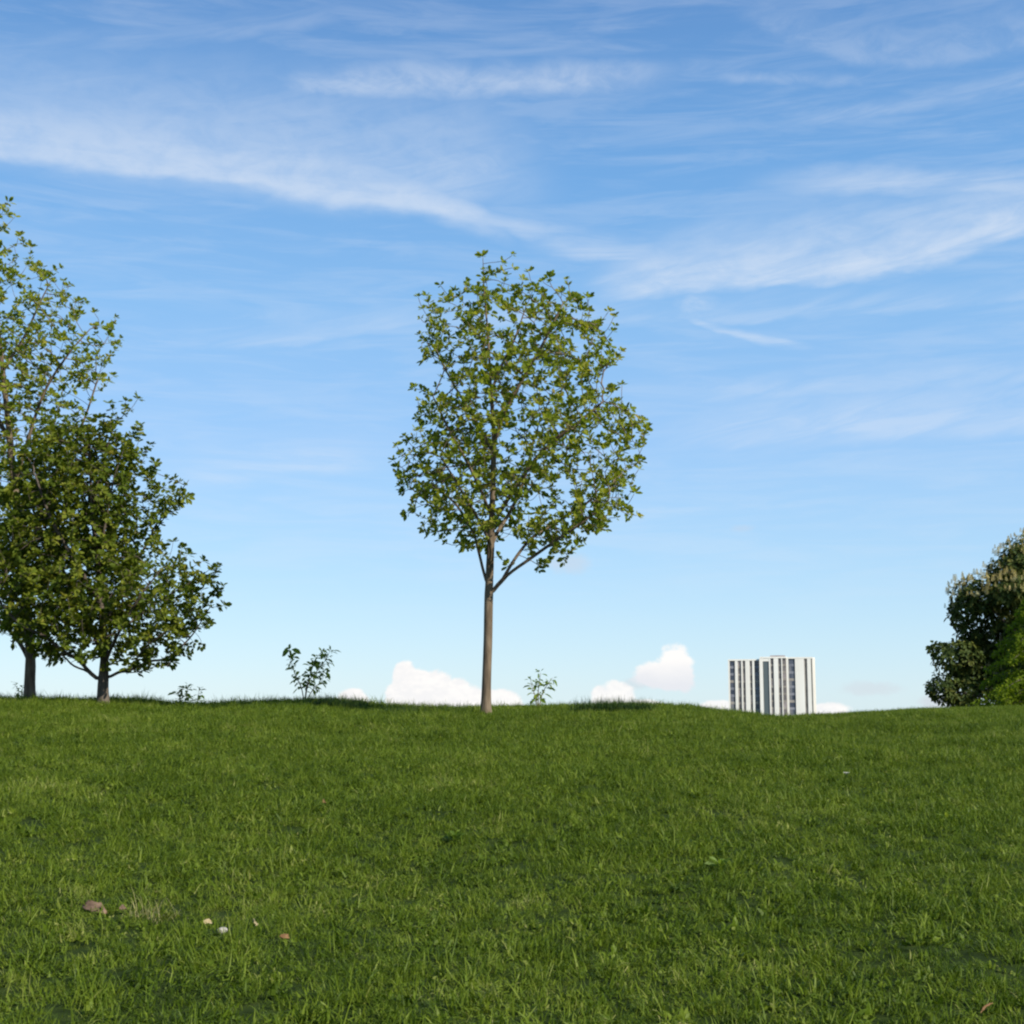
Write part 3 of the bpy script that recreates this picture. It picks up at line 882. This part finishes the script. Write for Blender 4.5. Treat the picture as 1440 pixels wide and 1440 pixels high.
# ------------------------------------------------------------------ small things in the grass
def dead_leaf(label, px, py, L, W, col, rz, tilt, seed, name='fallen_leaf', cat='leaf', dz=0.028, group=None):
    gg = np.random.default_rng(seed)
    p = ground_hit(px, py); p = gpt(p[0], p[1], dz)
    n, mm = 9, 5
    V, Fc = [], []
    for i in range(n):
        t = i / (n - 1)
        wid = W / 2 * math.sin(PI * min(0.97, t * 0.94 + 0.03)) ** 0.7 * gg.uniform(0.8, 1.1)
        for j in range(mm):
            q = j / (mm - 1) * 2 - 1
            V.append((t * L - L / 2, q * wid, 0.35 * wid * q * q + 0.12 * L * math.sin(t * PI) + gg.normal(0, 0.003)))
    for i in range(n - 1):
        for j in range(mm - 1):
            a = i * mm + j; Fc.append((a, a + 1, a + mm + 1, a + mm))
    o = mesh_obj(name, V, Fc, col, smooth=True)
    so = o.modifiers.new('thick', 'SOLIDIFY'); so.thickness = 0.0015
    o.location = p; o.rotation_euler = (tilt[0], tilt[1], rz)
    return tag(o, label, cat, group)

M['dead_leaf'] = noise_mat('dead_leaf', [(0.3, (0.07, 0.042, 0.026)), (0.7, (0.19, 0.125, 0.08))], scale=30, rough=0.7)
M['tan_leaf'] = noise_mat('tan_leaf', [(0.3, (0.24, 0.19, 0.09)), (0.7, (0.38, 0.31, 0.18))], scale=30, rough=0.7)
M['orange_leaf'] = noise_mat('orange_leaf', [(0.3, (0.13, 0.065, 0.025)), (0.7, (0.22, 0.12, 0.05))], scale=30, rough=0.7)
M['white_stone'] = noise_mat('white_stone', [(0.3, (0.22, 0.20, 0.16)), (0.7, (0.44, 0.42, 0.37))], scale=25, rough=0.7, bump=0.3)
dead_leaf('large reddish brown dead leaf in the grass, leftmost of the litter', 133, 1284, 0.125, 0.07, M['dead_leaf'], -0.15, (0.75, 0.3), 61, dz=0.012)
dead_leaf('small brown dead leaf between the big brown leaf and the straw tuft', 172, 1288, 0.05, 0.03, M['dead_leaf'], 1.2, (0.6, 0.2), 62)
dead_leaf('pale tan leaf scrap immediately left of the white stone', 291, 1308, 0.045, 0.03, M['tan_leaf'], 0.6, (0.7, 0.1), 63)
dead_leaf('pale tan leaf scrap immediately right of the white stone', 357, 1308, 0.05, 0.035, M['tan_leaf'], 2.0, (0.7, -0.2), 64)
dead_leaf('small orange leaf in the grass right of the pale scraps', 400, 1328, 0.045, 0.028, M['orange_leaf'], 0.2, (0.7, 0.2), 65)
dead_leaf('small orange leaf lying alone farther up the slope below the lone young tree', 455, 1135, 0.06, 0.04, M['orange_leaf'], 1.5, (0.8, 0.1), 66)
dead_leaf('orange dry stalk in the grass at the bottom right corner', 1388, 1432, 0.08, 0.008, M['orange_leaf'], 0.7, (0.2, -0.3), 67, 'dry_stalk', 'stalk')
import bmesh
def stone(label, px, py, r, seed):
    gg = np.random.default_rng(seed)
    bm = bmesh.new(); bmesh.ops.create_icosphere(bm, subdivisions=3, radius=1)
    k = gg.normal(0, 1, (4, 3)) * 2
    for v_ in bm.verts:
        c = np.array(v_.co); f_ = 1 + 0.22 * sum(math.sin(float(c @ q) + i) for i, q in enumerate(k)) / 2
        v_.co = (c[0] * r * 1.25 * f_, c[1] * r * f_, c[2] * r * 0.75 * f_)
    me = bpy.data.meshes.new('pebble'); bm.to_mesh(me); bm.free()
    me.polygons.foreach_set('use_smooth', [True] * len(me.polygons)); me.materials.append(M['white_stone'])
    o = bpy.data.objects.new('pebble', me); COL.objects.link(o)
    p = ground_hit(px, py); o.location = gpt(p[0], p[1], 0.014); o.rotation_euler = (0.2, 0.1, gg.random() * 3)
    tag(o, label, 'stone')
stone('white pebble half sunk in the grass among pale leaf scraps', 312, 1315, 0.020, 71)
p = ground_hit(215, 1292); p = gpt(p[0], p[1])
clump('straw_tuft', 'dry straw coloured tuft of grass beside the big brown leaf', 'grass tuft', p, 110, 0.09, 0.14, 0.004, 1.5, 'straw', 72, (1.4, 1.0))

# daisy far up the slope on the right
p = ground_hit(1190, 1106); p = gpt(p[0], p[1])
fl = empty('daisy', p); tag(fl, 'single white flower head standing in the grass below the tower', 'flower')
v, f = tube_mesh([(np.array([(0, 0, 0), (0.004, 0, 0.05), (0.006, 0.002, 0.10)]), [0.0025, 0.002, 0.002])])
mesh_obj('stem', v, f, M['sapling_leaf'], fl)
V, Fc = [], []
for k in range(12):
    w = 2 * PI * k / 12; c, s_ = math.cos(w), math.sin(w); n0 = len(V)
    V += [(0.006 + c * .004, s_ * .004, 0.10), (0.006 + c * .018 - s_ * .006, s_ * .018 + c * .006, 0.106), (0.006 + c * .03, s_ * .03, 0.112), (0.006 + c * .018 + s_ * .006, s_ * .018 - c * .006, 0.106)]
    Fc.append((n0, n0 + 1, n0 + 2, n0 + 3))
mesh_obj('petals', V, Fc, M['concrete'], fl)

# broad-leaved weeds in the grass
def weed(label, px, py, r, n, seed):
    gg = np.random.default_rng(seed)
    p = ground_hit(px, py); p = gpt(p[0], p[1], 0.03)
    P = np.zeros((2, 3)); P[1, 2] = 0.02
    v, f, t = leaves(P, np.array([[0, 0, 1.], [0, 0, 1.]]), np.array([r, r * 0.75]), n, gg, pet=0.1, width=0.35, droop=0.15, spread=(45, 75))
    o = mesh_obj('broadleaf_weed', v, f, M['sapling_leaf'], tint=t); o.location = p
    tag(o, label, 'weed')
weed('broad leaved weed rosette in the middle of the slope below the young tree', 640, 1190, 0.085, 8, 81)
weed('broad leaved weed rosette lower right of the middle of the slope', 1012, 1228, 0.07, 7, 82)
weed('broad leaved weed rosette near the right side of the slope below the tower', 1330, 1160, 0.075, 7, 83)

# ------------------------------------------------------------------ world: sky and clouds at infinity
SUN_AZ, SUN_EL = 130.0, 35.0         # clockwise from the view direction
w = bpy.data.worlds.new('World'); S.world = w; w.use_nodes = True
nt = w.node_tree; nt.nodes.clear()
class X:
    """tiny expression builder on math nodes"""
    def __init__(s, o): s.o = o
    @staticmethod
    def op(name, *a, clamp=False):
        k = nt.nodes.new('ShaderNodeMath'); k.operation = name; k.use_clamp = clamp
        for i, q in enumerate(a):
            if isinstance(q, X): nt.links.new(q.o, k.inputs[i])
            else: k.inputs[i].default_value = float(q)
        return X(k.outputs[0])
    def __add__(s, b): return X.op('ADD', s, b)
    __radd__ = __add__
    def __sub__(s, b): return X.op('SUBTRACT', s, b)
    def __rsub__(s, b): return X.op('SUBTRACT', b, s)
    def __mul__(s, b): return X.op('MULTIPLY', s, b)
    __rmul__ = __mul__
    def __truediv__(s, b): return X.op('DIVIDE', s, b)
def mx(a, b): return X.op('MAXIMUM', a, b)
def mn(a, b): return X.op('MINIMUM', a, b)
def sm(lo, hi, v, t0=0.0, t1=1.0):
    k = nt.nodes.new('ShaderNodeMapRange'); k.interpolation_type = 'SMOOTHSTEP'
    nt.links.new(v.o, k.inputs[0])
    for i, q in enumerate((lo, hi, t0, t1)):
        if isinstance(q, X): nt.links.new(q.o, k.inputs[i + 1])
        else: k.inputs[i + 1].default_value = q
    return X(k.outputs[0])
tcn = nt.nodes.new('ShaderNodeTexCoord'); sx = nt.nodes.new('ShaderNodeSeparateXYZ')
nt.links.new(tcn.outputs['Generated'], sx.inputs[0])
dx, dy, dz = (X(sx.outputs[i]) for i in range(3))
AZ = X.op('ARCTAN2', dx, dy) * 100.0          # hundredths of a radian
EL = X.op('ARCSINE', dz) * 100.0
def sky(px, py):
    d = unit(ray(px, py)); return math.atan2(d[0], d[1]) * 100, math.asin(d[2]) * 100
def noise(ax, ay, seed, detail=6, rough=0.55, dist=0.0, a=AZ, b=EL):
    c = nt.nodes.new('ShaderNodeCombineXYZ')
    nt.links.new((a * ax).o, c.inputs[0]); nt.links.new((b * ay).o, c.inputs[1]); c.inputs[2].default_value = seed
    n = nt.nodes.new('ShaderNodeTexNoise'); n.inputs['Scale'].default_value = 1; n.inputs['Detail'].default_value = detail
    n.inputs['Roughness'].default_value = rough; n.inputs['Distortion'].default_value = dist
    nt.links.new(c.outputs[0], n.inputs['Vector'])
    return X(n.outputs['Fac'])
warp = noise(0.06, 0.16, 3.1, 4) - 0.5
ELw = EL + warp * 2.6 + (noise(0.35, 0.9, 8.2, 5) - 0.5) * 0.9
def poly(c, v):
    r = X.op('ADD', v * 0.0, float(c[0]))
    for q in c[1:]: r = r * v + float(q)
    return r
def streak(pts, up, dn, amp, fade=(6, 6), deg=2, e=None):
    """soft cloud streak along a curve; up/dn = falloff in photo pixels above and below it"""
    q = np.array([sky(*p) for p in pts])
    c = np.polyfit(q[:, 0], q[:, 1], min(deg, len(q) - 1))
    lo, hi = q[0, 0], q[-1, 0]
    a = mx(mn(AZ, hi), lo)
    d = (ELw if e is None else e) - poly(c, a)
    if isinstance(up, (list, tuple)):
        cu = np.polyfit(q[:, 0], [u / 19.8 for u in up], min(2, len(q) - 1)); U = mx(poly(cu, a), 0.2)
    else: U = up / 19.8
    f = sm(0.0, U, d, 1, 0) * sm(-dn / 19.8, 0.0, d)
    if fade[0]: f = f * sm(lo - 0.01, lo + fade[0], AZ)
    if fade[1]: f = f * sm(hi - fade[1], hi, AZ, 1, 0)
    return f * amp
fib = noise(0.09, 0.75, 1.7, 7, 0.62, 0.6)                     # long horizontal fibres
fib2 = noise(0.10, 0.70, 5.3, 7, 0.60, 0.8, a=AZ + EL * 1.2, b=EL - AZ * 0.22)   # fibres rising to the right
puff = noise(0.30, 0.55, 11.0, 8, 0.62, 0.5)
soft = noise(0.10, 0.22, 17.0, 4, 0.5)
f1 = sm(0.28, 0.70, fib, 0.25, 1.15); f2 = sm(0.28, 0.70, fib2, 0.25, 1.15); f3 = sm(0.30, 0.68, puff, 0.3, 1.15)
mA = sm(0.25, 0.65, puff * 0.5 + fib * 0.3 + soft * 0.2, 0.45, 1.1)
cir = streak([(-60, 196), (0, 205), (130, 234), (330, 250), (480, 268), (600, 298), (740, 338)], [120, 130, 150, 150, 110, 50, 22], 26, 0.58, (0, 4), 3) * mA
cir = mx(cir, streak([(330, 240), (480, 262), (600, 292), (720, 326), (850, 352)], 26, 14, 0.40, (9, 7), 3) * sm(0.3, 0.6, fib, 0.6, 1.1))
cir = mx(cir, streak([(-60, 190), (200, 235), (420, 255), (640, 270), (820, 262)], [170, 210, 225, 210, 180], 44, 0.38, (0, 10)) * sm(0.25, 0.7, puff * 0.5 + fib2 * 0.5, 0.4, 1.15))
cir = mx(cir, streak([(380, 240), (520, 250), (650, 255), (800, 235)], [150, 160, 160, 120], 30, 0.34, (6, 8)) * f3)
cir = mx(cir, streak([(300, 128), (480, 122), (650, 120), (820, 114), (1010, 104)], [36, 46, 46, 38, 16], 32, 0.42, (10, 11)) * sm(0.28, 0.68, puff, 0.45, 1.1))
cir = mx(cir, streak([(960, 112), (1100, 108), (1300, 112)], 18, 14, 0.22, (5, 8)) * f3)
cir = mx(cir, streak([(1020, 192), (1200, 160), (1460, 118)], 28, 16, 0.26, (9, 0)) * f2)
cir = mx(cir, streak([(790, 418), (930, 392), (1060, 400), (1160, 390), (1300, 350), (1460, 312)], [60, 90, 130, 140, 120, 95], 20, 0.60, (7, 0), 3) * mA * sm(0.25, 0.65, fib2, 0.6, 1.1))
cir = mx(cir, streak([(1010, 262), (1160, 252), (1300, 256), (1460, 258)], 34, 30, 0.44, (10, 0)) * sm(0.3, 0.62, fib, 0.5, 1.1))
cir = mx(cir, streak([(800, 412), (880, 384), (980, 362)], 30, 10, 0.42, (4, 5)) * f2)
cir = mx(cir, streak([(1020, 404), (1090, 400), (1185, 384)], 24, 7, 0.55, (4, 4)) * f2)
cir = mx(cir, streak([(700, 330), (850, 350), (1000, 350)], 34, 22, 0.40, (5, 6)) * f1)
cir = mx(cir, streak([(935, 428), (985, 428), (1040, 430)], 22, 18, 0.46, (2, 3)) * f3)
cir = mx(cir, streak([(950, 440), (1050, 470), (1160, 492)], 16, 10, 0.42, (2, 3)) * f1)
cir = mx(cir, streak([(200, 492), (400, 478), (590, 448)], 48, 12, 0.24, (10, 0)) * f2)
cir = mx(cir, streak([(880, 628), (1150, 605), (1460, 588)], 70, 30, 0.36, (9, 0)) * f2)
cir = mx(cir, streak([(860, 560), (1150, 548), (1460, 528)], 36, 30, 0.26, (9, 0)) * f2)
cir = mx(cir, streak([(150, 690), (400, 660), (620, 640)], 80, 30, 0.32, (8, 8)) * f1)
cir = mx(cir, streak([(850, 716), (960, 714), (1050, 712)], 8, 8, 0.2, (3, 4)) * f1)
cir = mx(cir, streak([(1020, 0), (1130, 50), (1250, 80), (1460, 55)], [50, 60, 90, 90], 22, 0.20, (3, 0)) * f3)
cir = mx(cir, streak([(-20, 84), (200, 50), (560, 8)], 40, 22, 0.16, (0, 8)) * f2)
cir = mx(cir, sm(0.38, 0.72, fib, 0, 0.16) * sm(4.0, 12.0, EL))
cir = mn(cir, 0.75)

def blobs(lst, k=1.0, nz=0.9, seed=0.0, lo=0.12, hi=0.42, sc=0.9):
    """cumulus: union of soft ellipses (photo pixels) with a billowing edge"""
    n = (noise(sc, sc * 1.2, 20 + seed, 7, 0.6) - 0.5) * nz
    r = None
    for (px, py, rx, ry) in lst:
        a, b = sky(px, py)
        u, v = (AZ - a) / (rx / 19.8), (EL - b) / (ry / 19.8)
        d = 1.0 - X.op('SQRT', u * u + v * v)
        r = d if r is None else mx(r, d)
    return sm(lo, hi, r + n)
big = blobs([(570, 962, 22, 34), (566, 980, 26, 30), (588, 966, 34, 28), (604, 978, 48, 38), (632, 986, 52, 34), (664, 992, 46, 26), (705, 992, 32, 24), (690, 988, 30, 20)], nz=0.62, lo=0.0, hi=0.20, seed=1)
big = mx(big, blobs([(496, 985, 26, 20), (515, 996, 30, 12)], nz=0.7, lo=0.05, hi=0.3, seed=2))
big = mx(big, blobs([(868, 978, 30, 24), (846, 982, 18, 22), (905, 992, 40, 10), (1010, 996, 30, 14), (1165, 1002, 34, 16)], nz=0.8, lo=0.05, hi=0.34, seed=3) * 0.95)
pink = blobs([(950, 937, 30, 36), (922, 950, 38, 22), (960, 952, 22, 24), (948, 960, 30, 14)], nz=0.9, lo=0.02, hi=0.36, seed=4)
wisp = mx(blobs([(800, 792, 42, 20)], nz=1.1, lo=0.0, hi=0.8, seed=5) * 0.40, blobs([(1045, 743, 22, 7)], nz=0.9, lo=0.0, hi=0.8, seed=6) * 0.25)
wisp = mx(wisp, mx(blobs([(1222, 968, 52, 13), (895, 962, 36, 12)], nz=1.0, lo=0.0, hi=0.7, seed=7) * 0.40, blobs([(1322, 986, 32, 16)], nz=0.9, lo=0, hi=0.6, seed=8) * 0.6))

STR = 0.12
st = nt.nodes.new('ShaderNodeTexSky'); st.sky_type = 'NISHITA'; st.sun_disc = False
st.sun_elevation = R(SUN_EL); st.sun_rotation = R(SUN_AZ)
st.altitude = 50; st.air_density = 1.0; st.dust_density = 0.3; st.ozone_density = 2.0
def mixc(fac, a, b, mode='MIX'):
    k = nt.nodes.new('ShaderNodeMix'); k.data_type = 'RGBA'; k.blend_type = mode; k.clamp_factor = True
    if isinstance(fac, X): nt.links.new(fac.o, k.inputs['Factor'])
    else: k.inputs['Factor'].default_value = fac
    for nm_, q in (('A', a), ('B', b)):
        if isinstance(q, tuple): k.inputs[nm_].default_value = (*q, 1)
        else: nt.links.new(q, k.inputs[nm_])
    return k.outputs['Result']
def cc(r, g_, b): return (r / STR / 1.68, g_ / STR / 1.68, b / STR / 1.68)
gr = nt.nodes.new('ShaderNodeValToRGB')
SKY = [(-60, (0.05, 0.06, 0.06)), (1000, (0.57, 0.77, 0.90)), (940, (0.50, 0.73, 0.91)), (800, (0.385, 0.64, 0.91)), (620, (0.30, 0.55, 0.90)),
       (440, (0.235, 0.50, 0.86)), (250, (0.155, 0.40, 0.78)), (0, (0.105, 0.285, 0.63))]
el_of = lambda py: sky(720, py)[1]
K = 1 / (2 ** 0.75) / STR
stops = [(0.0, (0.03 / STR, 0.04 / STR, 0.03 / STR))] + [((el_of(py) + 5) / 165, tuple(q * K for q in c)) for py, c in SKY[1:]] + [(1.0, (0.03 * K, 0.11 * K, 0.36 * K))]
e_ = gr.color_ramp.elements
while len(e_) < len(stops): e_.new(0.5)
for q, (p_, c_) in zip(e_, stops): q.position = p_; q.color = (*c_, 1)
nt.links.new(((EL + 5.0) * (1 / 165)).o, gr.inputs[0])
base = mixc(0.8, st.outputs[0], gr.outputs[0])
c = mixc(cir, base, cc(0.76, 0.83, 0.93))
c = mixc(wisp, c, cc(0.66, 0.68, 0.74))
pinkc = mixc(sm(sky(935, 966)[1], sky(935, 925)[1], EL + (puff - 0.5) * 1.5), cc(0.82, 0.84, 0.89), cc(1.02, 1.0, 0.98))
c = mixc(pink, c, pinkc)
c = mixc(big, c, mixc(sm(0.40, 0.62, puff * 0.6 + noise(1.6, 2.2, 31.0, 6) * 0.4), cc(0.93, 0.925, 0.93), cc(1.02, 1.0, 0.98)))
bg = nt.nodes.new('ShaderNodeBackground'); bg.inputs['Strength'].default_value = STR
nt.links.new(c, bg.inputs['Color'])
wo = nt.nodes.new('ShaderNodeOutputWorld'); nt.links.new(bg.outputs[0], wo.inputs['Surface'])

# ------------------------------------------------------------------ sun
sd = bpy.data.lights.new('sun', 'SUN'); sd.energy = 4.0; sd.angle = R(0.5); sd.color = (1.0, 0.93, 0.82)
so = bpy.data.objects.new('sun', sd); COL.objects.link(so)
ds = Vector((math.sin(R(SUN_AZ)) * math.cos(R(SUN_EL)), math.cos(R(SUN_AZ)) * math.cos(R(SUN_EL)), math.sin(R(SUN_EL))))
so.rotation_euler = ds.to_track_quat('Z', 'Y').to_euler()
so.location = (20, -10, 30)

# ------------------------------------------------------------------ render settings
S.render.engine = 'CYCLES'
S.render.resolution_x = S.render.resolution_y = 1024
S.view_settings.view_transform = 'Standard'; S.view_settings.look = 'None'
EXPO = 0.75
S.view_settings.exposure = EXPO; S.view_settings.gamma = 1
S.cycles.pixel_filter_type = 'BLACKMAN_HARRIS'; S.cycles.filter_width = 2.2
